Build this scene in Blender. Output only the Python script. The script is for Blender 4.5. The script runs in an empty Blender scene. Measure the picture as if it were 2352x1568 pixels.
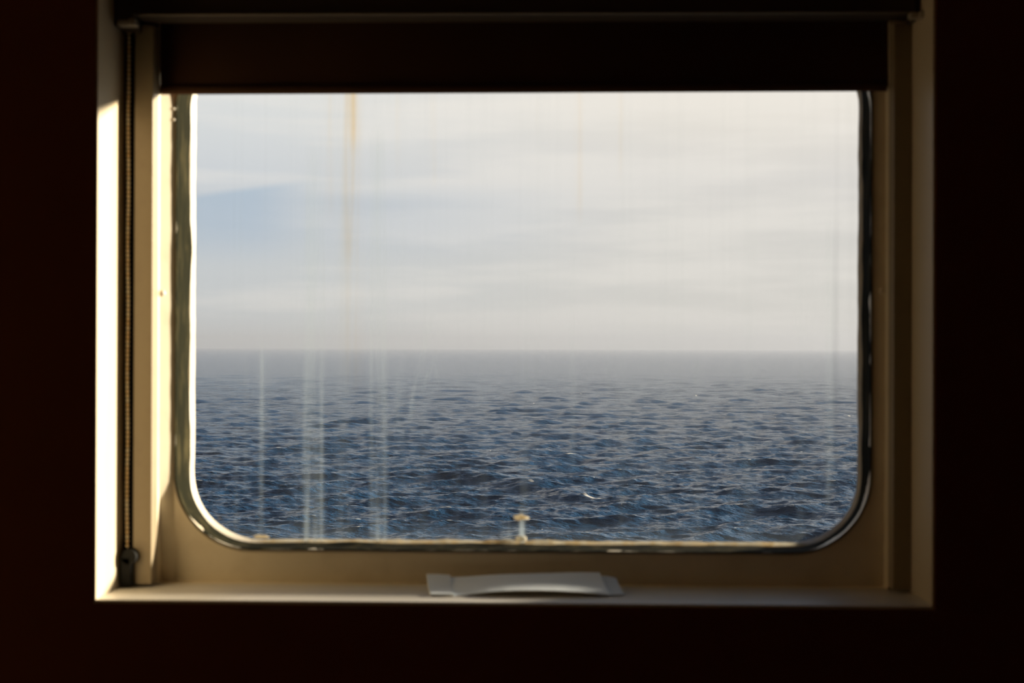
import bpy, bmesh, math, random
import numpy as np
from mathutils import Vector, Matrix, noise

sc = bpy.context.scene
col = sc.collection
R = math.radians

# ------------------------------------------------------------------ camera
F = 50.0 / 36.0 * 2352.0            # focal length in pixels
CAM = Vector((0.0, -1.69, 1.45))
cam_d = bpy.data.cameras.new('camera')
cam = bpy.data.objects.new('camera', cam_d)
col.objects.link(cam)
cam_d.lens = 50.0
cam_d.sensor_width = 36.0
cam_d.clip_start = 0.05
cam_d.clip_end = 60000.0
cam.rotation_mode = 'XYZ'
CAMROT = (Matrix.Rotation(R(1.54), 3, 'Z') @ Matrix.Rotation(R(90 + 0.24), 3, 'X')
          @ Matrix.Rotation(R(0.18), 3, 'Z'))
cam.location = CAM
cam.rotation_euler = CAMROT.to_euler()
cam_d.dof.use_dof = True
cam_d.dof.focus_distance = 150.0
cam_d.dof.aperture_fstop = 10.0
sc.camera = cam

# ------------------------------------------------------------------ colour management
sc.view_settings.view_transform = 'Standard'
sc.view_settings.look = 'None'
sc.view_settings.gamma = 1.0
sc.view_settings.exposure = 0.0
sc.view_settings.use_curve_mapping = False
sc.cycles.max_bounces = 10
sc.cycles.diffuse_bounces = 6
sc.cycles.transparent_max_bounces = 16
sc.cycles.volume_bounces = 2
sc.cycles.caustics_reflective = False
sc.cycles.caustics_refractive = False

# ------------------------------------------------------------------ sun (low, to the right outside)
sun_d = bpy.data.lights.new('sun', 'SUN')
sun_d.energy = 18.0
sun_d.color = (1.0, 0.86, 0.66)
sun_d.angle = R(4.0)
sun = bpy.data.objects.new('sun', sun_d)
sun.location = (40, 30, 20)
SUN_DIR = Vector((-1.0, -0.50, -0.185)).normalized()     # travel direction
sun.rotation_euler = SUN_DIR.to_track_quat('-Z', 'Y').to_euler()
col.objects.link(sun)

# ------------------------------------------------------------------ node helpers
def nt_new(name):
    m = bpy.data.materials.new(name)
    m.use_nodes = True
    nt = m.node_tree
    nt.nodes.clear()
    return m, nt

def N(nt, kind, **kw):
    n = nt.nodes.new(kind)
    for k, v in kw.items():
        if k.startswith('_'):
            setattr(n, k[1:], v)
        else:
            key = int(k[1:]) if (k[0] == 'i' and k[1:].isdigit()) else k.replace('_', ' ')
            n.inputs[key].default_value = v
    return n

def math_node(nt, op, a, b=None, c=None, clamp=False):
    n = nt.nodes.new('ShaderNodeMath')
    n.operation = op
    n.use_clamp = clamp
    for i, v in enumerate((a, b, c)):
        if v is None:
            continue
        if isinstance(v, (int, float)):
            n.inputs[i].default_value = v
        else:
            nt.links.new(v, n.inputs[i])
    return n.outputs[0]

def ramp(nt, fac, stops, interp='LINEAR'):
    n = nt.nodes.new('ShaderNodeValToRGB')
    n.color_ramp.interpolation = interp
    els = n.color_ramp.elements
    while len(els) < len(stops):
        els.new(0.5)
    for e, (p, c) in zip(els, stops):
        e.position = p
        e.color = (c[0], c[1], c[2], 1.0) if not isinstance(c, (int, float)) else (c, c, c, 1.0)
    nt.links.new(fac, n.inputs[0])
    return n.outputs[0]

def smooth(nt, v, lo, hi):
    n = nt.nodes.new('ShaderNodeMapRange')
    n.interpolation_type = 'SMOOTHSTEP'
    nt.links.new(v, n.inputs[0])
    n.inputs[1].default_value = lo
    n.inputs[2].default_value = hi
    return n.outputs[0]

def mixc(nt, fac, a, b):
    n = nt.nodes.new('ShaderNodeMix')
    n.data_type = 'RGBA'
    for sock, v in ((n.inputs[0], fac), (n.inputs[6], a), (n.inputs[7], b)):
        if isinstance(v, (int, float)):
            sock.default_value = v
        elif isinstance(v, tuple):
            sock.default_value = (v[0], v[1], v[2], 1.0)
        else:
            nt.links.new(v, sock)
    return n.outputs[2]

# ------------------------------------------------------------------ world sky
world = bpy.data.worlds.new('overcast_sky')
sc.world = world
world.use_nodes = True
wn = world.node_tree
wn.nodes.clear()
tc = N(wn, 'ShaderNodeTexCoord')
sep = N(wn, 'ShaderNodeSeparateXYZ')
wn.links.new(tc.outputs['Generated'], sep.inputs[0])
az = math_node(wn, 'ARCTAN2', sep.outputs[0], sep.outputs[1])      # 0 = straight out, + = right
el = math_node(wn, 'ARCSINE', sep.outputs[2])
mp = N(wn, 'ShaderNodeMapping')
mp.inputs['Scale'].default_value = (1.6, 1.6, 13.0)
wn.links.new(tc.outputs['Generated'], mp.inputs[0])
cl = N(wn, 'ShaderNodeTexNoise', Scale=3.0, Detail=4.0, Roughness=0.5)
wn.links.new(mp.outputs[0], cl.inputs['Vector'])
base = ramp(wn, math_node(wn, 'MULTIPLY_ADD', el, 0.6366, 0.0, clamp=True), [
    (0.0, (0.60, 0.60, 0.565)), (0.045, (0.60, 0.605, 0.59)), (0.075, (0.64, 0.64, 0.63)),
    (0.11, (0.76, 0.735, 0.68)), (0.14, (0.62, 0.64, 0.68)), (0.18, (0.36, 0.47, 0.64)), (0.25, (0.19, 0.29, 0.46)), (0.36, (0.08, 0.15, 0.27)), (1.0, (0.035, 0.08, 0.17))])
# left side bluer, right side creamier
side = smooth(wn, az, -0.30, 0.16)
tint = mixc(wn, side, (0.91, 0.965, 1.04), (1.05, 1.01, 0.975))
m1 = N(wn, 'ShaderNodeMix', _data_type='RGBA', _blend_type='MULTIPLY')
m1.inputs[0].default_value = 1.0
wn.links.new(base, m1.inputs[6]); wn.links.new(tint, m1.inputs[7])
# soft cloud bands
cb = smooth(wn, cl.outputs[0], 0.42, 0.66)
cb = math_node(wn, 'MULTIPLY', cb, math_node(wn, 'SUBTRACT', 1.0, smooth(wn, el, 0.19, 0.30)))
m2 = mixc(wn, math_node(wn, 'MULTIPLY', cb, 0.42), m1.outputs[2], (0.86, 0.815, 0.75))
# blue-grey cloud bank low on the left with a crisp tilted upper edge
def bank(nt, az0, az1, e_low, e_top, tilt, soft_top, soft_low, soft_az):
    wob = math_node(nt, 'MULTIPLY_ADD', cl.outputs[0], 0.012, -0.006)
    top = math_node(nt, 'ADD', math_node(nt, 'MULTIPLY_ADD', az, tilt, e_top), wob)
    d = math_node(nt, 'SUBTRACT', top, el)
    a = smooth(nt, d, 0.0, soft_top)
    b = smooth(nt, el, e_low - soft_low, e_low + soft_low)
    c = math_node(nt, 'SUBTRACT', 1.0, smooth(nt, az, az1 - soft_az, az1 + soft_az))
    return math_node(nt, 'MULTIPLY', math_node(nt, 'MULTIPLY', a, b), c)
b1 = bank(wn, -1, -0.185, 0.072, 0.145, 0.16, 0.006, 0.022, 0.030)
m3 = mixc(wn, math_node(wn, 'MULTIPLY', b1, 0.80), m2, (0.36, 0.48, 0.60))
b2 = bank(wn, -1, -0.02, 0.070, 0.118, 0.0, 0.018, 0.020, 0.10)
m4 = mixc(wn, math_node(wn, 'MULTIPLY', b2, 0.42), m3, (0.42, 0.49, 0.58))
# sky outside the view dimmed to darken the interior; glow added round the sun
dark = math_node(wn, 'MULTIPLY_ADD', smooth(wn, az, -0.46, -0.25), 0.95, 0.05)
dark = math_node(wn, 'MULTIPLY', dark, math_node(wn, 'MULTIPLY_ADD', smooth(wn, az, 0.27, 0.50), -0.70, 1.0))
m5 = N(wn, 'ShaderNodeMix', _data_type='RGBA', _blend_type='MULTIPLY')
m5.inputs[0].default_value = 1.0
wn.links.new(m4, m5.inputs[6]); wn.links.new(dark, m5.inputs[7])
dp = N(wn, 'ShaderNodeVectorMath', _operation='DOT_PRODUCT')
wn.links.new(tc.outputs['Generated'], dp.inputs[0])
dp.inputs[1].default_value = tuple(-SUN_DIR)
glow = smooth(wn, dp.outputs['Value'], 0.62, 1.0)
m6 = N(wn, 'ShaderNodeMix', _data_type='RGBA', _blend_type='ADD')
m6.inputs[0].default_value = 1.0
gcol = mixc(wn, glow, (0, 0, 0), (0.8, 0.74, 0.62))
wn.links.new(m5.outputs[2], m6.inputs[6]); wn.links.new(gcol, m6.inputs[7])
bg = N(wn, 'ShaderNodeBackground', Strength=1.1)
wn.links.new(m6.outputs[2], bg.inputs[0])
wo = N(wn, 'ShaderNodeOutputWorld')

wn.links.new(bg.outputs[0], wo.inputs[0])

# ------------------------------------------------------------------ pixel -> plane helpers (measurements from the photo)
def ray(px, py):
    return (CAMROT @ Vector(((px - 1176.0) / F, -(py - 784.0) / F, -1.0))).normalized()
def PY(px, py, Y):
    d = ray(px, py); t = (Y - CAM.y) / d.y
    return CAM + d * t
def X(px, Y, py=784): return PY(px, py, Y).x
def Z(py, Y, px=1176): return PY(px, py, Y).z

# ------------------------------------------------------------------ mesh helpers
def link_bm(name, bm, mat, parent=None, smooth_shade=False):
    me = bpy.data.meshes.new(name)
    bmesh.ops.recalc_face_normals(bm, faces=bm.faces[:])
    bm.to_mesh(me); bm.free()
    if smooth_shade:
        for p in me.polygons: p.use_smooth = True
        me.set_sharp_from_angle(angle=R(42))
    me.materials.append(mat)
    o = bpy.data.objects.new(name, me)
    col.objects.link(o)
    if parent is not None:
        o.parent = parent
    return o

def tag(o, label=None, cat=None, group=None, kind=None):
    if label: o['label'] = label
    if cat: o['category'] = cat
    if group: o['group'] = group
    if kind: o['kind'] = kind
    return o

def empty(name, loc):
    o = bpy.data.objects.new(name, None)
    o.location = loc
    o.empty_display_size = 0.05
    col.objects.link(o)
    return o

def box(bm, lo, hi, bev=0.0, off=(0, 0, 0), seg=2):
    lo = [lo[i] - off[i] for i in range(3)]
    hi = [hi[i] - off[i] for i in range(3)]
    vs = [bm.verts.new((x, y, z)) for x in (lo[0], hi[0]) for y in (lo[1], hi[1]) for z in (lo[2], hi[2])]
    idx = [(0, 1, 3, 2), (4, 6, 7, 5), (0, 4, 5, 1), (2, 3, 7, 6), (0, 2, 6, 4), (1, 5, 7, 3)]
    fs = [bm.faces.new([vs[i] for i in f]) for f in idx]
    if bev > 0:
        es = set(e for f in fs for e in f.edges)
        bmesh.ops.bevel(bm, geom=list(es), offset=bev, segments=seg, affect='EDGES', profile=0.5)
    return bm

def rounded_loop(x0, x1, z0, z1, rad, n=14, m=60):
    """closed loop of (x,z); counter-clockwise starting at the bottom-left straight; same count for any radius"""
    pts = []
    def arc(cx, cz, a0):
        for i in range(n + 1):
            a = a0 + (math.pi / 2) * i / n
            pts.append((cx + rad * math.cos(a), cz + rad * math.sin(a)))
    def seg(p, q):
        for i in range(1, m):
            t = i / m
            pts.append((p[0] + (q[0] - p[0]) * t, p[1] + (q[1] - p[1]) * t))
    arc(x0 + rad, z0 + rad, math.pi); seg((x0 + rad, z0), (x1 - rad, z0))
    arc(x1 - rad, z0 + rad, 1.5 * math.pi); seg((x1, z0 + rad), (x1, z1 - rad))
    arc(x1 - rad, z1 - rad, 0); seg((x1 - rad, z1), (x0 + rad, z1))
    arc(x0 + rad, z1 - rad, 0.5 * math.pi); seg((x0, z1 - rad), (x0, z0 + rad))
    return pts

def loft(bm, loops, close=False):
    rows = [[bm.verts.new(p) for p in lp] for lp in loops]
    n = len(rows[0])
    rng = range(len(rows)) if close else range(len(rows) - 1)
    for i in rng:
        a, b = rows[i], rows[(i + 1) % len(rows)]
        for j in range(n):
            k = (j + 1) % n
            bm.faces.new((a[j], a[k], b[k], b[j]))
    return rows

# ------------------------------------------------------------------ materials
def paint(name, base, rough=0.5, dirt=None, dirt_amt=0.0, scale=30.0, bump=0.0, stretch=(1, 1, 1), spec=0.4):
    m, nt = nt_new(name)
    b = N(nt, 'ShaderNodeBsdfPrincipled', Roughness=rough)
    b.inputs['Specular IOR Level'].default_value = spec
    tcn = N(nt, 'ShaderNodeTexCoord')
    mpn = N(nt, 'ShaderNodeMapping'); mpn.inputs['Scale'].default_value = stretch
    nt.links.new(tcn.outputs['Object'], mpn.inputs[0])
    nz = N(nt, 'ShaderNodeTexNoise', Scale=scale, Detail=5.0, Roughness=0.6)
    nt.links.new(mpn.outputs[0], nz.inputs['Vector'])
    f = smooth(nt, nz.outputs[0], 0.45, 0.75)
    f = math_node(nt, 'MULTIPLY', f, dirt_amt)
    c = mixc(nt, f, base, dirt or base)
    nt.links.new(c, b.inputs['Base Color'])
    if bump > 0:
        bp = N(nt, 'ShaderNodeBump', Strength=bump, Distance=0.002)
        nt.links.new(nz.outputs[0], bp.inputs['Height'])
        nt.links.new(bp.outputs[0], b.inputs['Normal'])
    out = N(nt, 'ShaderNodeOutputMaterial')
    nt.links.new(b.outputs[0], out.inputs[0])
    return m

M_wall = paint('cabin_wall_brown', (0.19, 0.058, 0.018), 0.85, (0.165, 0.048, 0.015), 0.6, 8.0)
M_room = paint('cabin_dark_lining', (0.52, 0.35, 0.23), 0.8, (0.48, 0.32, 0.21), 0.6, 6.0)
M_floor = paint('cabin_carpet', (0.035, 0.022, 0.018), 0.95, (0.02, 0.012, 0.01), 0.8, 60.0, 0.4)
M_reveal = paint('white_reveal_paint', (0.60, 0.51, 0.36), 0.45, (0.56, 0.48, 0.34), 0.3, 12.0)
M_sill = paint('sill_laminate', (0.66, 0.62, 0.54), 0.35, (0.56, 0.51, 0.43), 0.35, 14.0, 0.0, (1, 4, 4))
M_liner = paint('cream_liner_metal', (0.76, 0.67, 0.50), 0.42, (0.60, 0.51, 0.35), 0.4, 22.0, 0.15)
M_lip = paint('liner_lip', (0.45, 0.39, 0.29), 0.3)
M_seal = paint('olive_rubber_seal', (0.011, 0.011, 0.005), 0.9, (0.060, 0.050, 0.022), 0.8, 55.0, 0.6, (1, 1, 0.25), spec=0.04)
M_bead = paint('yellowed_sealant', (0.80, 0.70, 0.48), 0.6, (0.62, 0.45, 0.18), 0.45, 40.0, 0.4)
M_hull = paint('white_hull_paint', (0.60, 0.54, 0.43), 0.5, (0.52, 0.38, 0.18), 0.45, 30.0)
M_fabric = paint('blackout_fabric', (0.065, 0.026, 0.009), 0.95, (0.055, 0.022, 0.007), 0.5, 300.0, 0.2)
M_rail = paint('bronze_aluminium', (0.30, 0.24, 0.15), 0.4, (0.26, 0.20, 0.13), 0.5, 60.0)
M_rail2 = paint('headrail_edge_metal', (0.16, 0.13, 0.09), 0.5)
M_channel = paint('black_channel', (0.014, 0.013, 0.011), 0.95, spec=0.05)
M_head = paint('headrail_dark', (0.055, 0.042, 0.032), 0.5)
M_cap = paint('end_cap_plastic', (0.42, 0.38, 0.30), 0.35)
M_tens = paint('black_plastic', (0.010, 0.010, 0.009), 0.7, spec=0.15)
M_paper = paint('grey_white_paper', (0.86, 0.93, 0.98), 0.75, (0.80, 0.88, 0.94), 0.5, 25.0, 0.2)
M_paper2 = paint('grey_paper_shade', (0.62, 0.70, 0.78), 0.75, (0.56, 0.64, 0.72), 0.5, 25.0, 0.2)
M_screw = paint('painted_screw', (0.78, 0.70, 0.56), 0.3)
def mat_crust():
    m, nt = nt_new('salt_crust')
    tcn = N(nt, 'ShaderNodeTexCoord')
    nz = N(nt, 'ShaderNodeTexNoise', Scale=90.0, Detail=4.0)
    nt.links.new(tcn.outputs['Object'], nz.inputs['Vector'])
    c = mixc(nt, smooth(nt, nz.outputs[0], 0.4, 0.7), (0.74, 0.71, 0.63), (0.68, 0.58, 0.40))
    tl = N(nt, 'ShaderNodeBsdfTranslucent'); nt.links.new(c, tl.inputs[0])
    df = N(nt, 'ShaderNodeBsdfDiffuse'); nt.links.new(c, df.inputs[0])
    mx = N(nt, 'ShaderNodeMixShader'); mx.inputs[0].default_value = 0.35
    nt.links.new(tl.outputs[0], mx.inputs[1]); nt.links.new(df.outputs[0], mx.inputs[2])
    out = N(nt, 'ShaderNodeOutputMaterial')
    nt.links.new(mx.outputs[0], out.inputs[0])
    return m
M_crust = mat_crust()
M_crust2 = M_crust

def mat_chain():
    m, nt = nt_new('brass_bead_chain')
    b = N(nt, 'ShaderNodeBsdfPrincipled', Metallic=0.15, Roughness=0.35)
    g = N(nt, 'ShaderNodeObjectInfo')
    tcn = N(nt, 'ShaderNodeTexCoord')
    nz = N(nt, 'ShaderNodeTexNoise', Scale=120.0, Detail=1.0)
    nt.links.new(tcn.outputs['Object'], nz.inputs['Vector'])
    c = mixc(nt, smooth(nt, nz.outputs[0], 0.35, 0.65), (0.90, 0.66, 0.34), (0.95, 0.84, 0.60))
    nt.links.new(c, b.inputs['Base Color'])
    out = N(nt, 'ShaderNodeOutputMaterial')
    nt.links.new(b.outputs[0], out.inputs[0])
    return m
M_chain = mat_chain()

# ------------------------------------------------------------------ depths (metres behind the cabin side of the wall)
Y_RAIL, Y_LIN, Y_LIN1, Y_GL, Y_OUT = 0.098, 0.126, 0.148, 0.205, 0.225
XL, XR = X(215, 0.0, 1100), X(2149, 0.0, 700)
ZS = Z(1393, 0.0, 1176)                 # sill height at the front edge
ZT = ZS + 0.80                          # top of the recess (above the frame)

# ------------------------------------------------------------------ the cabin
RX0, RX1, RY0, RZ1 = -1.7, 1.6, -3.0, 2.35
def slab(name, lo, hi, mat):
    bm = bmesh.new(); box(bm, lo, hi)
    o = link_bm(name, bm, mat); tag(o, kind='structure'); return o
slab('floor', (RX0 - .1, RY0 - .1, -0.1), (RX1 + .1, Y_OUT, 0.0), M_floor)
slab('ceiling', (RX0 - .1, RY0 - .1, RZ1), (RX1 + .1, Y_OUT, RZ1 + .1), M_room)
slab('wall_left', (RX0 - .1, RY0 - .1, 0), (RX0, 0, RZ1), M_room)
slab('wall_right', (RX1, RY0 - .1, 0), (RX1 + .1, 0, RZ1), M_room)
slab('wall_back', (RX0, RY0 - .1, 0), (RX1, RY0, RZ1), M_room)
# wall with the window recess
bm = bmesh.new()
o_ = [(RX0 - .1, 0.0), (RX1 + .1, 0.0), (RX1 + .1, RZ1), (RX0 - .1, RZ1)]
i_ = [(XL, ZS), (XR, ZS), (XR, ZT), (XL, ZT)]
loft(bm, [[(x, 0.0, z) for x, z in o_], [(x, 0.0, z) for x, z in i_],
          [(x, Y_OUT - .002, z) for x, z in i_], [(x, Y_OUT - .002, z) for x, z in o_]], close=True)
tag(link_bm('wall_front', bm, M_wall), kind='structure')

# ------------------------------------------------------------------ the window
WX, WZ = (XL + XR) / 2, ZS
win = empty('window_1', (WX, 0.0, WZ)); tag(win, kind='structure')
OFF = (WX, 0.0, WZ)
def rel(p): return (p[0] - OFF[0], p[1] - OFF[1], p[2] - OFF[2])
T = 0.003
def sub_box(name, lo, hi, mat, bev=0.0, parent=None):
    bm = bmesh.new(); box(bm, lo, hi, bev, OFF)
    return link_bm(name, bm, mat, parent or win)
sub_box('reveal_panel', (XL, 0.001, ZS), (XL + T, Y_LIN, ZT), M_reveal)
sub_box('reveal_panel', (XR - T, 0.001, ZS), (XR, Y_LIN, ZT), M_reveal)
sub_box('reveal_panel', (XL + T, 0.001, ZT - T), (XR - T, Y_LIN, ZT), M_reveal)
# sill: laminate board with a slightly rounded nose, falling a little towards the glass
bm = bmesh.new()
prof = [(-0.0035, ZS - 0.014), (-0.0035, ZS + 0.001), (-0.002, ZS + 0.003), (0.001, ZS + 0.0042), (0.074, ZS + 0.0042),
        (0.080, ZS + 0.0040), (0.086, ZS + 0.0030), (Y_LIN + 0.004, ZS + 0.0030), (Y_LIN + 0.004, ZS), (0.001, ZS), (0.001, ZS - 0.014)]
prof = [(0.001, ZS + 0.0002), (0.001, ZS + 0.0035), (0.003, ZS + 0.0045), (0.076, ZS + 0.0045), (0.082, ZS + 0.0030),
        (Y_LIN + 0.004, ZS + 0.0028), (Y_LIN + 0.004, ZS + 0.0002)]
rows = []
for x in (XL + T, XR - T):
    rows.append([bm.verts.new(rel((x, y, z))) for y, z in prof])
n = len(prof)
for j in range(n):
    k = (j + 1) % n
    bm.faces.new((rows[0][j], rows[0][k], rows[1][k], rows[1][j]))
bm.faces.new(rows[0]); bm.faces.new(rows[1][::-1])
link_bm('window_sill', bm, M_sill, win)

# liner: funnel from a near-square front opening to the rounded porthole
fx0, fx1 = X(349.5, Y_RAIL, 900) - .0005, X(2052, Y_RAIL, 900) + .0005
fz0, fz1 = ZS + 0.002, ZT - 0.006
gx0, gx1 = X(404, Y_LIN1, 900), X(1999, Y_LIN1, 900)
gz0, gz1 = Z(1264, Y_LIN1), Z(72, Y_LIN1)
hx0, hx1 = X(437, Y_GL, 900), X(1979, Y_GL, 900)
hz0, hz1 = Z(1249, Y_GL), Z(86, Y_GL)
HR = 0.090
bm = bmesh.new()
L_outer = rounded_loop(XL + T, XR - T, ZS + 0.0025, ZT - T, 0.0005)
L_front = rounded_loop(fx0, fx1, fz0 + 0.0008, fz1, 0.004)
L_back = rounded_loop(gx0, gx1, gz0, gz1, 0.100)
L_ho = rounded_loop(hx0 - .005, hx1 + .005, hz0 - .005, hz1 + .005, HR + .005)
def at(lp, y): return [rel((x, y, z)) for x, z in lp]
def cheek(t):
    # the side cheeks of the frame lean gently inwards and run out flat towards the sill
    out = []
    for x, z in L_front:
        w = min(1.0, max(0.0, (z - fz0 - .006) / .14)); w = w * w * (3 - 2 * w)
        dl = max(0.0, 1 - (x - fx0) / .008) if x < 0 else 0.0
        dr_ = max(0.0, 1 - (fx1 - x) / .008) if x > 0 else 0.0
        yy = Y_LIN1 - (CH_L * dl + CH_R * dr_) * w * (1 - t)
        out.append(rel((x + .0166 * t * dl - .0166 * t * dr_, yy, z)))
    return out
CH_L, CH_R = 0.0166, 0.003
L_p1 = [(v[0] + OFF[0], v[2] + OFF[2]) for v in cheek(1.0)]
L_p2 = [(a[0] * .5 + b[0] * .5, a[1] * .5 + b[1] * .5) for a, b in zip(L_p1, L_back)]
loft(bm, [at(L_outer, Y_LIN), at(L_front, Y_LIN), cheek(0.0), cheek(0.4), cheek(0.94), cheek(1.0), at(L_p2, Y_LIN1), at(L_back, Y_LIN1),
          at(L_ho, Y_OUT - .004), at(L_outer, Y_OUT - .004)], close=True)
liner = link_bm('window_liner', bm, M_liner, win, True)
# lip line round the seal
def tube_loop(name, pts, y, r, mat, parent, wob=0.0, seg=10, seed=0.0, sq=(1, 1)):
    bm = bmesh.new()
    n = len(pts); rows = []
    for i, (x, z) in enumerate(pts):
        a, b = pts[(i - 1) % n], pts[(i + 1) % n]
        t = Vector((b[0] - a[0], 0, b[1] - a[1])).normalized()
        nrm = Vector((-t.z, 0, t.x))
        w = 1.0
        sh = 0.0
        if wob:
            w += wob * noise.noise(Vector((x * 22 + seed, z * 22, seed))) + wob * 0.7 * noise.noise(Vector((x * 70, z * 70 + seed, 3)))
            sh = 0.35 * wob * r * noise.noise(Vector((x * 14, z * 14, seed + 9)))
        ring = []
        for k in range(seg):
            an = 2 * math.pi * k / seg
            ring.append(bm.verts.new(rel((x + nrm.x * (math.cos(an) * r * w * sq[0] + sh),
                                          y + math.sin(an) * r * w * sq[1],
                                          z + nrm.z * (math.cos(an) * r * w * sq[0] + sh)))))
        rows.append(ring)
    for i in range(n):
        a, b = rows[i], rows[(i + 1) % n]
        for k in range(seg):
            l = (k + 1) % seg
            bm.faces.new((a[k], a[l], b[l], b[k]))
    return link_bm(name, bm, mat, parent, True)
tube_loop('retaining_lip', rounded_loop(gx0 - .003, gx1 + .003, gz0 - .003, gz1 + .003, 0.103), Y_LIN1, 0.0013, M_lip, win)

# rubber seal: uneven ring between liner and glass
L_hole = rounded_loop(hx0, hx1, hz0, hz1, HR)
def wobble(pts, amp, f, seed):
    out = []
    n = len(pts)
    for i, (x, z) in enumerate(pts):
        a, b = pts[(i - 1) % n], pts[(i + 1) % n]
        t = Vector((b[0] - a[0], 0, b[1] - a[1])).normalized()
        nx, nz = -t.z, t.x
        d = amp * (noise.noise(Vector((x * f + seed, z * f, seed))) + 0.6 * noise.noise(Vector((x * f * 3, z * f * 3 + seed, 1.7))))
        out.append((x + nx * d, z + nz * d))
    return out
L_seal_in = wobble(L_hole, 0.0030, 11, 4.2)
L_seal_mid = wobble([(a[0] * .55 + b[0] * .45, a[1] * .55 + b[1] * .45) for a, b in zip(L_hole, L_back)], 0.0015, 18, 1.1)
bm = bmesh.new()
L_si2 = wobble([(a[0] * .25 + b[0] * .75, a[1] * .25 + b[1] * .75) for a, b in zip(L_back, L_hole)], 0.0022, 20, 6.1)
L_sb = [(a[0] * 1.0 - 0.0, a[1]) for a in L_back]
loft(bm, [at(rounded_loop(gx0 - .0015, gx1 + .0015, gz0 - .0015, gz1 + .0015, .1015), Y_LIN1 - .0003),
          at(wobble(L_back, .0007, 30, 2.2), Y_LIN1 - .0022),
          at(L_seal_mid, Y_LIN1 + .014), at(L_si2, Y_LIN1 + .036), at(L_seal_in, Y_GL - .010), at(L_seal_in, Y_GL - .0005),
          at(rounded_loop(hx0 - .0045, hx1 + .0045, hz0 - .0045, hz1 + .0045, HR + .0045), Y_GL - .0005)], close=True)
link_bm('rubber_seal', bm, M_seal, win, True)

# hull opening beyond the glass, painted, with old sealant round its edge
L_h1 = wobble(rounded_loop(hx0 - .0015, hx1 + .0015, hz0 - .0015, hz1 + .0015, HR), 0.0008, 15, 7.7)
L_h2 = wobble(rounded_loop(hx0 + .0010, hx1 - .0012, hz0 + .0015, hz1 - .001, HR - .001), 0.0012, 16, 2.7)
L_h3 = rounded_loop(XL + T, XR - T, ZS + .0025, ZT - T, 0.0005)
bm = bmesh.new()
loft(bm, [[rel((x, Y_GL + .005, z)) for x, z in L_h1],
          [rel((x, Y_OUT - .005, z)) for x, z in L_h2],
          [rel((x, Y_OUT, z)) for x, z in L_h2],
          [rel((x, Y_OUT, z)) for x, z in L_h3],
          [rel((x, Y_OUT - .0035, z)) for x, z in L_h3],
          [rel((x, Y_OUT - .0035, z)) for x, z in [(a[0] * 1.0 + 0, a[1]) for a in rounded_loop(hx0 - .0047, hx1 + .0047, hz0 - .0047, hz1 + .0047, HR + .0047)]],
          [rel((x, Y_GL + .005, z)) for x, z in rounded_loop(hx0 - .0044, hx1 + .0044, hz0 - .0044, hz1 + .0044, HR + .0044)]], close=True)
link_bm('hull_rim', bm, M_hull, win, True)
# crumbly sealant bead along the bottom of the opening
bm = bmesh.new()
rows = []
for i in range(261):
    t = i / 260
    x = X(575, Y_GL) + (X(1885, Y_GL) - X(575, Y_GL)) * t
    a = noise.noise(Vector((x * 26, 3.1, 0))) + 0.7 * noise.noise(Vector((x * 85, 1.3, 0)))
    rr_ = 0.0022 * (1 + 0.55 * a) * min(1.0, 0.3 + 6 * t, 0.3 + 6 * (1 - t))
    zc = hz0 + 0.0012 + 0.0009 * noise.noise(Vector((x * 18, 9.0, 0)))
    rows.append([bm.verts.new(rel((x, Y_GL + .0075 + math.cos(q) * rr_ * .8, zc + math.sin(q) * rr_ * 1.25))) for q in [math.pi * 2 * k / 10 for k in range(10)]])
for i in range(260):
    for k in range(10):
        bm.faces.new((rows[i][k], rows[i][(k + 1) % 10], rows[i + 1][(k + 1) % 10], rows[i + 1][k]))
bm.faces.new(rows[0]); bm.faces.new(rows[-1][::-1])
tag(link_bm('sealant_bead', bm, M_crust2, win, True), label='cream crumbly sealant along the bottom edge')

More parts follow.
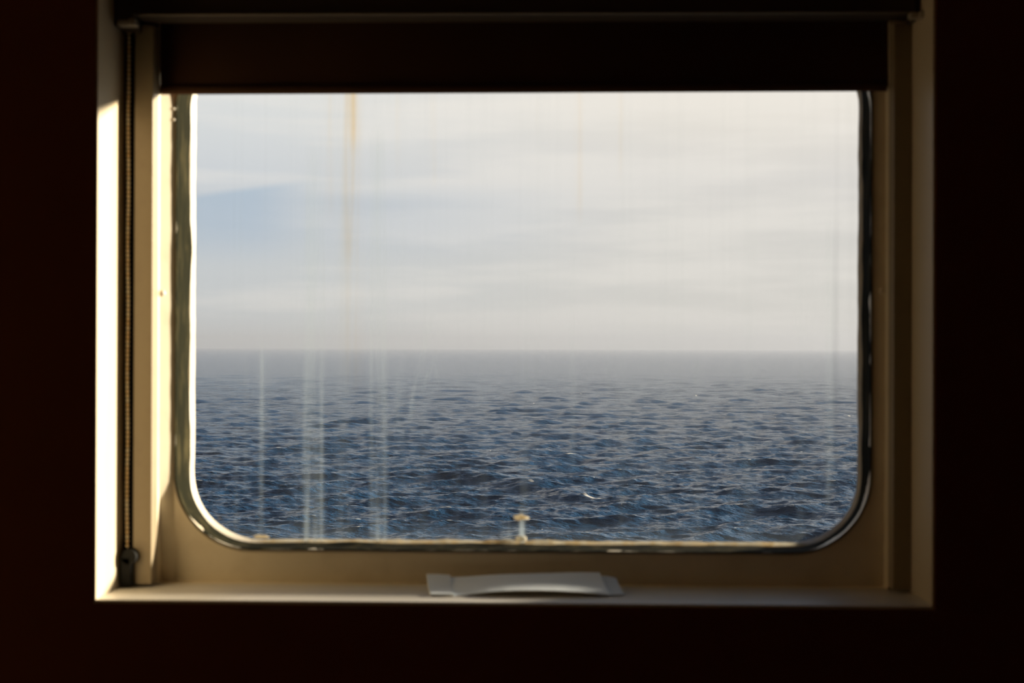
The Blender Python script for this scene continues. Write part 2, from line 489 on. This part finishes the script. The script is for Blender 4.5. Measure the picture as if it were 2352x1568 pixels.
# ------------------------------------------------------------------ dirty glass
def mat_glass():
    m, nt = nt_new('salt_streaked_glass')
    tcn = N(nt, 'ShaderNodeTexCoord')
    sp = N(nt, 'ShaderNodeSeparateXYZ'); nt.links.new(tcn.outputs['Object'], sp.inputs[0])
    x, z = sp.outputs[0], sp.outputs[2]
    # fine vertical run marks
    mpn = N(nt, 'ShaderNodeMapping'); mpn.inputs['Scale'].default_value = (60, 1, 0.9)
    nt.links.new(tcn.outputs['Object'], mpn.inputs[0])
    nz = N(nt, 'ShaderNodeTexNoise', Scale=1.0, Detail=6.0, Roughness=0.62)
    nt.links.new(mpn.outputs[0], nz.inputs['Vector'])
    fine = math_node(nt, 'MULTIPLY', smooth(nt, nz.outputs[0], 0.46, 0.80), 0.06)
    mp2 = N(nt, 'ShaderNodeMapping'); mp2.inputs['Scale'].default_value = (9, 1, 0.6)
    nt.links.new(tcn.outputs['Object'], mp2.inputs[0])
    n2 = N(nt, 'ShaderNodeTexNoise', Scale=1.0, Detail=3.0)
    nt.links.new(mp2.outputs[0], n2.inputs['Vector'])
    broad = math_node(nt, 'MULTIPLY', smooth(nt, n2.outputs[0], 0.42, 0.75), 0.02)
    total = math_node(nt, 'ADD', fine, broad)
    mp3 = N(nt, 'ShaderNodeMapping'); mp3.inputs['Scale'].default_value = (130, 1, 3.2)
    nt.links.new(tcn.outputs['Object'], mp3.inputs[0])
    n2b = N(nt, 'ShaderNodeTexNoise', Scale=1.0, Detail=4.0, Roughness=0.55)
    nt.links.new(mp3.outputs[0], n2b.inputs['Vector'])
    # wobble for the individual streaks
    wobx = math_node(nt, 'MULTIPLY_ADD', nz.outputs[0], 0.004, -0.002)
    zt, zb = Z(215, Y_GL) - WZ, Z(1250, Y_GL) - WZ
    def streak(px, w, amt, y0, y1, px2=None):
        xa, za = X(px, Y_GL, y0) - WX, Z(y0, Y_GL) - WZ
        xb, zb_ = X(px2 if px2 is not None else px, Y_GL, y1) - WX, Z(y1, Y_GL) - WZ
        slope = (xb - xa) / (zb_ - za)
        cx = math_node(nt, 'MULTIPLY_ADD', z, slope, xa - slope * za)
        d = math_node(nt, 'ABSOLUTE', math_node(nt, 'SUBTRACT', math_node(nt, 'ADD', x, wobx), cx))
        ww = w / F * 1.9
        g = math_node(nt, 'SUBTRACT', 1.0, smooth(nt, d, 0.0, ww))
        v = math_node(nt, 'MULTIPLY', math_node(nt, 'SUBTRACT', 1.0, smooth(nt, z, za - 0.03, za + 0.02)),
                      smooth(nt, z, zb_ - 0.02, zb_ + 0.03))
        br = math_node(nt, 'MULTIPLY_ADD', smooth(nt, n2b.outputs[0], 0.36, 0.66), 1.15, 0.25)
        return math_node(nt, 'MULTIPLY', math_node(nt, 'MULTIPLY', g, v), math_node(nt, 'MULTIPLY', br, amt))
    white = None
    for a in [(703, 13, .20, 420, 1300), (738, 11, .17, 430, 1300), (720, 34, .13, 330, 1300), (1196, 12, .75, 1185, 1300), (1180, 40, .25, 1215, 1300), (872, 26, .20, 300, 1300), (852, 10, .12, 300, 1300),
              (600, 10, .17, 800, 1250), (606, 26, .10, 790, 1010), (563, 9, .16, 820, 1130), (988, 9, .17, 740, 1010, 925), (996, 8, .12, 830, 980, 935), (915, 18, .10, 860, 1010, 905),
              (1315, 12, .08, 560, 1080), (1105, 9, .10, 880, 990, 1098), (1912, 22, .13, 500, 1180), (1395, 10, .06, 780, 1080), (1000, 7, .09, 820, 900, 1008),
              (720, 14, .14, 1190, 1300), (872, 18, .14, 1180, 1300), (1600, 22, .05, 800, 1300), (1200, 26, .05, 240, 1300), (790, 30, .06, 215, 1300)]:
        s = streak(*a)
        white = s if white is None else math_node(nt, 'ADD', white, s)
    # haze of salt towards the bottom edge
    low = math_node(nt, 'MULTIPLY', math_node(nt, 'SUBTRACT', 1.0, smooth(nt, z, zb - 0.0, zb + 0.04)), 0.07)
    total = math_node(nt, 'ADD', math_node(nt, 'ADD', total, white), low, clamp=True)
    yel = None
    for a in [(810, 24, .26, 120, 340), (804, 26, .15, 120, 600), (806, 40, .08, 120, 900), (995, 12, .10, 150, 420), (915, 10, .10, 150, 400),
              (1330, 16, .09, 150, 500), (755, 22, .08, 180, 500), (1235, 7, .06, 250, 290), (1425, 12, .06, 150, 400)]:
        s = streak(*a)
        yel = s if yel is None else math_node(nt, 'ADD', yel, s)
    yel = math_node(nt, 'MULTIPLY', yel, 1.0, clamp=True)
    tr0 = N(nt, 'ShaderNodeBsdfTransparent'); tr0.inputs[0].default_value = (0.985, 0.99, 0.985, 1)
    tl = N(nt, 'ShaderNodeBsdfTranslucent'); tl.inputs[0].default_value = (0.28, 0.34, 0.38, 1)
    df = N(nt, 'ShaderNodeBsdfDiffuse'); df.inputs[0].default_value = (0.5, 0.5, 0.48, 1)
    dirt = N(nt, 'ShaderNodeMixShader'); dirt.inputs[0].default_value = 0.25
    nt.links.new(tl.outputs[0], dirt.inputs[1]); nt.links.new(df.outputs[0], dirt.inputs[2])
    mx = N(nt, 'ShaderNodeMixShader')
    nt.links.new(total, mx.inputs[0]); nt.links.new(tr0.outputs[0], mx.inputs[1]); nt.links.new(dirt.outputs[0], mx.inputs[2])
    rust = N(nt, 'ShaderNodeBsdfTransparent'); rust.inputs[0].default_value = (0.95, 0.66, 0.26, 1)
    mx2 = N(nt, 'ShaderNodeMixShader')
    nt.links.new(yel, mx2.inputs[0]); nt.links.new(mx.outputs[0], mx2.inputs[1]); nt.links.new(rust.outputs[0], mx2.inputs[2])
    gl = N(nt, 'ShaderNodeBsdfGlossy', Roughness=0.02)
    fr = N(nt, 'ShaderNodeLayerWeight', Blend=0.5)        # Schlick reflectance, the same from both sides of the thin pane
    fres = math_node(nt, 'MULTIPLY_ADD', math_node(nt, 'POWER', fr.outputs['Facing'], 5.0), 0.96, 0.04)
    mx3 = N(nt, 'ShaderNodeMixShader')
    nt.links.new(math_node(nt, 'MULTIPLY', fres, 0.6), mx3.inputs[0])
    nt.links.new(mx2.outputs[0], mx3.inputs[1]); nt.links.new(gl.outputs[0], mx3.inputs[2])
    out = N(nt, 'ShaderNodeOutputMaterial')
    nt.links.new(mx3.outputs[0], out.inputs[0])
    return m
M_glass = mat_glass()
bm = bmesh.new()
pane = rounded_loop(hx0 - .004, hx1 + .004, hz0 - .004, hz1 + .004, HR + .004)
vf = [bm.verts.new(rel((x, Y_GL + .002, z))) for x, z in pane]
bm.faces.new(vf)
link_bm('glass_pane', bm, M_glass, win)

# salt crust drip near the bottom of the pane
bm = bmesh.new()
def blob(px, py, wpx, hpx, seed):
    c = PY(px, py, Y_GL + .0035)
    ret = bmesh.ops.create_icosphere(bm, subdivisions=3, radius=1.0)
    for v in ret['verts']:
        p = v.co.copy()
        k = 1 + 0.45 * noise.noise(p * 1.7 + Vector((seed, 0, 0)))
        v.co = Vector(rel((c.x + p.x * wpx / F * .95 * k, c.y + p.y * .0012, c.z + p.z * hpx / F * .95 * k)))
for b_ in [(1196, 1188, 36, 13, 1), (1196, 1236, 30, 12, 3), (1150, 1243, 90, 7, 8), (600, 1232, 36, 9, 9), (1240, 1243, 60, 8, 6)]:
    blob(*b_)
tag(link_bm('salt_crust', bm, M_crust, win, True), label='pale crusty salt deposit')

# screw heads on the liner
def on_liner(px, py):
    # intersect the pixel ray with the liner mesh
    o = cam.location; d = ray(px, py)
    me = liner.data
    from mathutils.bvhtree import BVHTree
    vs = [v.co + Vector(OFF) for v in me.vertices]
    t = BVHTree.FromPolygons([tuple(v) for v in vs], [tuple(p.vertices) for p in me.polygons])
    return t.ray_cast(Vector(o), d)
for i, (px, py, rr) in enumerate([(373, 673, 0.0042), (2026, 668, 0.0042), (399, 250, 0.0022), (399, 275, 0.0022)]):
    hit = on_liner(px, py)
    loc, nrm = hit[0], hit[1]
    if loc is None: continue
    if nrm.dot(Vector(cam.location) - loc) < 0: nrm = -nrm
    bm = bmesh.new()
    ret = bmesh.ops.create_uvsphere(bm, u_segments=18, v_segments=10, radius=rr)
    q = nrm.to_track_quat('Z', 'Y')
    for v in ret['verts']:
        c = Vector((v.co.x, v.co.y, v.co.z * 0.8))
        v.co = Vector(rel(loc + q @ c))
    link_bm('screw_head', bm, M_screw, win, True)

# ------------------------------------------------------------------ roller blind
YB = 0.131
bx0, bx1 = fx0 + .0003, fx1 - .0003
zb_l, zb_r = Z(217.5, YB, 350), Z(209.5, YB, 2050)
BZ = Z(213, YB)
blind = empty('roller_blind', (WX, YB, ZT - 0.004))
tag(blind, 'dark brown roller blind with side rails and bead chain, partly lowered over the window', 'roller blind')
OFF = (WX, YB, ZT - 0.004)
Z42 = Z(46, 0.092)
# fabric: thin sheet following a very slight sag
bm = bmesh.new()
nx = 60; rows = []
ztop = Z42 + 0.02
for yy in (YB - .0006, YB + .0006):
    g = []
    for j in range(9):
        t = j / 8
        g.append([bm.verts.new(rel((bx0 + (bx1 - bx0) * i / nx,
                  yy + 0.0009 * math.sin(i * .7) * (1 - t) * 0.6,
                  (zb_l + (zb_r - zb_l) * i / nx + 0.006) * (1 - t) + ztop * t))) for i in range(nx + 1)])
    rows.append(g)
for s, g in enumerate(rows):
    for j in range(8):
        for i in range(nx):
            f = (g[j][i], g[j][i + 1], g[j + 1][i + 1], g[j + 1][i])
            bm.faces.new(f if s == 0 else f[::-1])
for j in (0, 8):
    for i in range(nx):
        bm.faces.new((rows[0][j][i], rows[0][j][i + 1], rows[1][j][i + 1], rows[1][j][i]))
for i in (0, nx):
    for j in range(8):
        bm.faces.new((rows[0][j][i], rows[0][j + 1][i], rows[1][j + 1][i], rows[1][j][i]))
link_bm('blind_fabric', bm, M_fabric, blind, True)
# bottom bar
bm = bmesh.new()
rr = []
for x, zb in ((bx0 + .002, zb_l), (bx1 - .002, zb_r)):
    rr.append([bm.verts.new(rel((x, YB + .0045 * math.cos(a), zb + .0065 + .0065 * math.sin(a)))) for a in [2 * math.pi * k / 16 for k in range(16)]])
for k in range(16):
    bm.faces.new((rr[0][k], rr[0][(k + 1) % 16], rr[1][(k + 1) % 16], rr[1][k]))
bm.faces.new(rr[0]); bm.faces.new(rr[1][::-1])
link_bm('bottom_bar', bm, M_fabric, blind, True)
# headrail with a thin turned-out lower edge
def bbox_part(name, lo, hi, mat, bev=0.0, parent=None, ctr=None):
    bm = bmesh.new(); box(bm, lo, hi, bev, OFF)
    return link_bm(name, bm, mat, parent or blind)
hxa, hxb = X(322, 0.092, 50), X(2088, 0.092, 50)
hr = bbox_part('headrail', (hxa, 0.058, Z42 + .001), (hxb, YB - .02, ZT - .006), M_head, 0.002)
bbox_part('headrail_edge', (hxa, 0.0555, Z42 - .0008), (hxb, 0.0605, Z42 + .0012), M_rail2, 0.0006, hr)
for s in (0, 1):
    if s == 0:
        a, b, py = XL + T + .001, hxa, 57
    else:
        a, b, py = hxb, XR - T - .001, 45
    zc = Z(py, 0.06)
    c = bbox_part('end_bracket', (a, 0.060, zc), (b, YB - .022, ZT - .006), M_head, 0.002)
    xi0, xi1 = (X(276, .06, 57), X(318, .06, 57)) if s == 0 else (X(2086, .06, 45), X(2116, .06, 45))
    bm = bmesh.new(); box(bm, (xi0, 0.048, zc - .0015), (xi1, 0.064, zc + .0050), 0.0012, OFF)
    box(bm, (xi0 + (xi1 - xi0) * .66, 0.044, zc - .0022), (xi1, 0.060, zc + .0065), 0.0015, OFF)
    link_bm('bracket_clip', bm, M_cap, c)
# side rails: front face strip plus dark channel next to the reveal
for s in (0, 1):
    if s == 0:
        xo, xi = X(307.5, Y_RAIL, 800), X(349.5, Y_RAIL, 800)
        a, b = XL + T + .0005, xo
    else:
        xi, xo = X(2053, Y_RAIL, 800), X(2094, Y_RAIL, 800)
        a, b = xo, XR - T - .0005
    lo, hi = min(xo, xi), max(xo, xi)
    zbot = ZS + 0.007
    rail = bmesh.new()
    box(rail, (lo, Y_RAIL, zbot), (hi, Y_LIN - .0002, Z42 - .004), 0.0005, OFF)       # front leg
    ro = link_bm('side_rail', rail, M_rail, blind)
    bbox_part('rail_channel', (a, Y_RAIL + .0105, zbot), (b, Y_LIN - .0005, Z42 - .004), M_channel, 0.0, ro)
# bead chain
xch = X(294.5, 0.090, 700)
xch_top, xch_bot = X(295.5, .1, 200), X(292, .1, 1200)
ych = 0.1005
pitch = 0.00575
bm = bmesh.new()
ztopc, zbotc = Z42 - .005, Z(1268, 0.09)
nb = int((ztopc - zbotc) / pitch)
for k in range(nb):
    for strand, dy in ((0, 0.0),):
        z = ztopc - (k + .5 + .5 * strand) * pitch
        t = k / nb
        x = xch_top + (xch_bot - xch_top) * t + 0.0004 * math.sin(k * .23) + strand * .0006
        bmesh.ops.create_uvsphere(bm, u_segments=10, v_segments=8, radius=0.0024,
                                  matrix=Matrix.Translation(Vector(rel((x, ych + dy, z)))))
        if strand == 0 or True:
            bmesh.ops.create_cone(bm, cap_ends=False, segments=6, radius1=.0006, radius2=.0006, depth=pitch,
                                  matrix=Matrix.Translation(Vector(rel((x, ych + dy, z - pitch / 2)))))
link_bm('bead_chain', bm, M_chain, blind, True)
# chain tensioner at the foot of the chain
bm = bmesh.new()
tx0, tx1 = XL + T + .002, X(304, .09, 1320)
tz0, tz1 = ZS + .006, Z(1282, .09)
box(bm, (tx0, .086, tz0), (tx1, .1065, tz1), .003, OFF)
cz = Z(1284, .09); cx = X(303, .09, 1284)
bmesh.ops.create_cone(bm, cap_ends=True, segments=28, radius1=.0105, radius2=.0095, depth=.016,
                      matrix=Matrix.Translation(Vector(rel((cx - .003, .094, cz)))) @ Matrix.Rotation(R(90), 4, 'X'))
box(bm, (cx - .012, .090, tz0 + .02), (cx - .001, .110, cz), .002, OFF)
link_bm('chain_tensioner', bm, M_tens, blind)

# ------------------------------------------------------------------ folded paper on the sill
PYF, PYB_ = 0.045, 0.112
pc = PY(1200, 1370, PYF)
paper = empty('folded_leaflet', (pc.x, 0.08, ZS + .0045))
tag(paper, 'pale grey folded paper leaflet lying bowed on the window sill', 'leaflet')
OFF = (pc.x, 0.08, ZS + .0045)
zs0 = ZS + .0046
def sheet(name, f_edge, b_edge, mat, th=.0011, nu=40, nv=8, bulge=0.0, parent=None, q=0.5):
    """f_edge / b_edge: lists of (px, py, Y); interpolated piecewise"""
    def ev(lst, t):
        s = t * (len(lst) - 1); i = min(int(s), len(lst) - 2); u = s - i
        u2 = u
        a = Vector(PY(*lst[i])); b = Vector(PY(*lst[i + 1]))
        return a.lerp(b, u2)
    bm = bmesh.new(); layers = []
    for off in (th, 0.0):
        g = []
        for j in range(nv + 1):
            v = j / nv; r_ = []
            for i in range(nu + 1):
                u = i / nu
                pf, pb = ev(f_edge, u), ev(b_edge, u)
                p = pf.lerp(pb, v)
                p.z = pf.z + (pb.z - pf.z) * ((1 - q) * v + q * v ** 3)
                p.z += bulge * math.sin(math.pi * v) + off
                p.z = max(p.z, zs0 + off)
                r_.append(bm.verts.new(rel(p)))
            g.append(r_)
        layers.append(g)
    for s, g in enumerate(layers):
        for j in range(nv):
            for i in range(nu):
                f = (g[j][i], g[j][i + 1], g[j + 1][i + 1], g[j + 1][i])
                bm.faces.new(f if s == 0 else f[::-1])
    a, b = layers
    for j in (0, nv):
        for i in range(nu):
            bm.faces.new((a[j][i], a[j][i + 1], b[j][i + 1], b[j][i]))
    for i in (0, nu):
        for j in range(nv):
            bm.faces.new((a[j][i], a[j + 1][i], b[j + 1][i], b[j][i]))
    return link_bm(name, bm, mat, parent or paper, True)
front = [(1042, 1374), (1080, 1366), (1120, 1361), (1160, 1358), (1200, 1357), (1240, 1357), (1280, 1358), (1330, 1361), (1380, 1365), (1403, 1368)]
back = [(1034, 1327), (1080, 1325), (1120, 1322), (1160, 1320), (1200, 1319), (1240, 1318), (1280, 1317), (1310, 1316), (1350, 1316), (1378, 1316)]
fr_ = [(x, y, PYF) for x, y in front]; bk_ = [(x, y, PYB_) for x, y in back]
sheet('top_leaf', fr_, bk_, M_paper)
# second leaf below, sticking out at the right
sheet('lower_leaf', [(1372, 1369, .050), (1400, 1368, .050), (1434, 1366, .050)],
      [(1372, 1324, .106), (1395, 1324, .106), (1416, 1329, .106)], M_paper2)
# left folded flap, front edge turned down
sheet('end_flap', [(990, 1370, .041), (1010, 1372, .041), (1042, 1374, .041)],
      [(980, 1323, .110), (1005, 1323, .110), (1034, 1325, .110)], M_paper, th=.0028, q=0.95)

# ------------------------------------------------------------------ the sea
SEA_H = 19.0
SEA_Z = CAM.z - SEA_H
rng = np.random.default_rng(7)
def build_sea():
    Rr = []
    r = 40.0
    while r < 14000.0:
        Rr.append(r)
        r += max(0.14, 0.62 * r * r / (SEA_H * F))
    Rr = np.array(Rr)
    na = 1800
    ang = np.linspace(R(-38), R(36), na)
    rg, ag = np.meshgrid(Rr, ang, indexing='ij')
    x0 = rg * np.sin(ag); y0 = rg * np.cos(ag)
    dx = np.zeros_like(x0); dy = np.zeros_like(x0); h = np.zeros_like(x0); fold = np.zeros_like(x0)
    dr = np.maximum(0.14, 0.62 * rg * rg / (SEA_H * F)) * 0.9
    for i in range(170):
        lam = 0.7 * (24.0 / 0.7) ** (rng.random())
        k = 2 * math.pi / lam
        th = R(205) + rng.normal(0, 0.50)         # wind sea running towards the ship, from ahead-right
        kx, ky = k * math.cos(th + R(90)), k * math.sin(th + R(90))
        a = 0.0125 * lam ** 0.80 * (0.4 + rng.random()) * 0.52
        if lam > 14: a *= 0.7
        ph = rng.random() * 2 * math.pi
        att = np.clip((lam / (2.2 * dr)) - 0.6, 0.0, 1.0) if lam < 60 else 1.0
        att = np.maximum(att, 0.0)
        p = kx * x0 + ky * y0 + ph
        s, c = np.sin(p), np.cos(p)
        h += a * att * s
        q = 0.9
        dx += -q * a * att * (kx / k) * -c
        dy += -q * a * att * (ky / k) * -c
        fold += a * att * k * s
    # one long steep wave running across the middle of the view, with foam breaking on its crest
    def at_sea(px, py):
        d = ray(px, py); t = (SEA_Z - CAM.z) / d.z
        q = CAM + d * t
        return np.array((q.x, q.y))
    A, B = at_sea(1000, 1092), at_sea(1440, 1156)
    L = np.linalg.norm(B - A); u = (B - A) / L; nrm = np.array((-u[1], u[0]))
    if nrm[1] > 0: nrm = -nrm                      # points to the ship
    rx, ry = x0 - A[0], y0 - A[1]
    al = (rx * u[0] + ry * u[1]) / L
    bend = 1.2 * np.sin(al * 5.0)
    pd = rx * nrm[0] + ry * nrm[1] + bend
    env = np.clip(1 - ((al - 0.45) / 0.75) ** 2, 0, 1) ** 1.5
    h += 0.75 * env * np.where(pd > 0, np.exp(-(pd / 3.2) ** 2), np.exp(-(pd / 6.5) ** 2))
    fold += -0.25 * env * np.exp(-((pd - 4.0) / 4.0) ** 2)
    foam = np.zeros_like(h)
    def on_ridge(t0, t1, wd, amt):
        np.maximum(foam, amt * np.exp(-((pd - 0.1) / wd) ** 2) * np.clip(1 - np.abs((al - (t0 + t1) / 2) / ((t1 - t0) / 2)) ** 3, 0, 1), out=foam)
    on_ridge(0.78, 0.94, 0.42, 1.2); on_ridge(0.50, 0.56, 0.5, 1.0); on_ridge(0.60, 0.635, 0.45, 1.0); on_ridge(0.64, 0.78, 0.25, 0.7)
    for px, py, w in [(1335, 904, 8), (1780, 930, 22), (1785, 957, 9), (1840, 1034, 10), (895, 1080, 11), (1056, 1087, 12), (571, 889, 6), (495, 863, 5),
                      (1066, 1031, 5), (1126, 1034, 6), (1600, 909, 7), (1290, 886, 6), (1690, 903, 5), (1330, 1101, 4), (1368, 1104, 4), (1430, 1166, 5),
                      (1226, 925, 7), (1523, 1018, 4), (1247, 1208, 6), (990, 965, 6), (1950, 958, 12), (1965, 1190, 10), (720, 1008, 6), (1600, 1210, 8)]:
        q = at_sea(px, py); rr = math.hypot(*(q - np.array((CAM.x, CAM.y))))
        m_ = rr / F
        near = (np.abs(x0 - q[0]) < 60 * m_ * 3) & (np.abs(y0 - q[1]) < rr * .2)
        gx = (x0[near] - q[0]) / (0.62 * w * m_); gy = (y0[near] - q[1]) / (1.1 * rr * rr / (SEA_H * F))
        foam[near] = np.maximum(foam[near], 1.0 * np.exp(-gx ** 2 - gy ** 2))
    x = x0 + dx; y = y0 + dy
    z = h + SEA_Z
    nr = len(Rr)
    co = np.stack([x, y, z], -1).reshape(-1, 3).astype(np.float32)
    idx = np.arange(nr * na).reshape(nr, na)
    f = np.stack([idx[:-1, :-1], idx[:-1, 1:], idx[1:, 1:], idx[1:, :-1]], -1).reshape(-1, 4).astype(np.int32)
    f = f[:, ::-1]
    me = bpy.data.meshes.new('sea')
    me.vertices.add(len(co)); me.vertices.foreach_set('co', co.ravel())
    me.loops.add(f.size); me.loops.foreach_set('vertex_index', np.ascontiguousarray(f).ravel())
    me.polygons.add(len(f)); me.polygons.foreach_set('loop_start', np.arange(0, f.size, 4, dtype=np.int32))
    me.polygons.foreach_set('loop_total', np.full(len(f), 4, dtype=np.int32))
    me.polygons.foreach_set('use_smooth', np.ones(len(f), dtype=bool))
    at = me.attributes.new('crest', 'FLOAT', 'POINT')
    at.data.foreach_set('value', fold.ravel().astype(np.float32))
    at2 = me.attributes.new('foam', 'FLOAT', 'POINT')
    at2.data.foreach_set('value', foam.ravel().astype(np.float32))
    me.update(calc_edges=True)
    global FOLD0, FOLD1
    FOLD0, FOLD1 = [float(v) for v in np.percentile(fold[rg < 400], [99.0, 99.8])]
    print('sea verts', len(co), 'fold pct', np.percentile(fold, [50, 90, 99, 99.9]))
    return me

def mat_sea():
    m, nt = nt_new('wind_ruffled_sea')
    tcn = N(nt, 'ShaderNodeTexCoord')
    mpn = N(nt, 'ShaderNodeMapping'); mpn.inputs['Scale'].default_value = (0.42, 1.2, 1.0)
    mpn.inputs['Rotation'].default_value = (0, 0, R(-14))
    nt.links.new(tcn.outputs['Object'], mpn.inputs[0])
    n1 = N(nt, 'ShaderNodeTexNoise', Scale=0.95, Detail=4.0, Roughness=0.62)
    nt.links.new(mpn.outputs[0], n1.inputs['Vector'])
    n3 = N(nt, 'ShaderNodeTexNoise', Scale=0.16, Detail=3.0, Roughness=0.55)
    nt.links.new(mpn.outputs[0], n3.inputs['Vector'])
    bp0 = N(nt, 'ShaderNodeBump', Strength=1.0, Distance=1.1)
    nt.links.new(n3.outputs[0], bp0.inputs['Height'])
    bp = N(nt, 'ShaderNodeBump', Strength=1.0, Distance=0.75)
    nt.links.new(n1.outputs[0], bp.inputs['Height'])
    nt.links.new(bp0.outputs[0], bp.inputs['Normal'])
    b = N(nt, 'ShaderNodeBsdfPrincipled', Roughness=0.11, IOR=1.33)
    b.inputs['Base Color'].default_value = (0.010, 0.050, 0.120, 1)
    n4 = N(nt, 'ShaderNodeTexNoise', Scale=3.6, Detail=2.0, Roughness=0.5)
    nt.links.new(mpn.outputs[0], n4.inputs['Vector'])
    bp4 = N(nt, 'ShaderNodeBump', Strength=1.0, Distance=0.10)
    nt.links.new(n4.outputs[0], bp4.inputs['Height'])
    nt.links.new(bp.outputs[0], bp4.inputs['Normal'])
    nt.links.new(bp4.outputs[0], b.inputs['Normal'])
    at = N(nt, 'ShaderNodeAttribute', _attribute_name='crest')
    fm = N(nt, 'ShaderNodeTexNoise', Scale=0.9, Detail=6.0, Roughness=0.7)
    nt.links.new(mpn.outputs[0], fm.inputs['Vector'])
    f = math_node(nt, 'MULTIPLY', smooth(nt, at.outputs['Fac'], FOLD0, FOLD1), smooth(nt, fm.outputs[0], 0.46, 0.54))
    at2 = N(nt, 'ShaderNodeAttribute', _attribute_name='foam')
    f2 = smooth(nt, math_node(nt, 'MULTIPLY', at2.outputs['Fac'], math_node(nt, 'ADD', fm.outputs[0], 0.5)), 0.50, 1.0)
    f = math_node(nt, 'MAXIMUM', f, f2)
    foam = N(nt, 'ShaderNodeBsdfDiffuse'); foam.inputs[0].default_value = (0.80, 0.80, 0.78, 1)
    mx = N(nt, 'ShaderNodeMixShader')
    nt.links.new(f, mx.inputs[0]); nt.links.new(b.outputs[0], mx.inputs[1]); nt.links.new(foam.outputs[0], mx.inputs[2])
    out = N(nt, 'ShaderNodeOutputMaterial')
    nt.links.new(mx.outputs[0], out.inputs[0])
    return m
me = build_sea()
me.materials.append(mat_sea())
sea = bpy.data.objects.new('sea', me)
col.objects.link(sea)
tag(sea, 'dark blue choppy open sea with small whitecaps outside the window', 'sea', kind='stuff')

# ------------------------------------------------------------------ sea haze (real scattering air)
m, nt = nt_new('sea_haze_air')
HAZE = (0.335, 0.365, 0.435, 1)
vs = N(nt, 'ShaderNodeVolumeScatter', Density=1 / 6300.0, Anisotropy=0.2)
vs.inputs['Color'].default_value = HAZE
va = N(nt, 'ShaderNodeVolumeAbsorption', Density=1 / 6300.0)
va.inputs['Color'].default_value = HAZE
vadd = N(nt, 'ShaderNodeAddShader')
nt.links.new(vs.outputs[0], vadd.inputs[0]); nt.links.new(va.outputs[0], vadd.inputs[1])
out = N(nt, 'ShaderNodeOutputMaterial')
nt.links.new(vadd.outputs[0], out.inputs['Volume'])
bm = bmesh.new()
box(bm, (-14000, 12.0, SEA_Z - 6), (14000, 15500, 110.0))
hz = link_bm('sea_haze', bm, m)
tag(hz, 'thin grey haze over the sea softening the horizon', 'haze', kind='stuff')
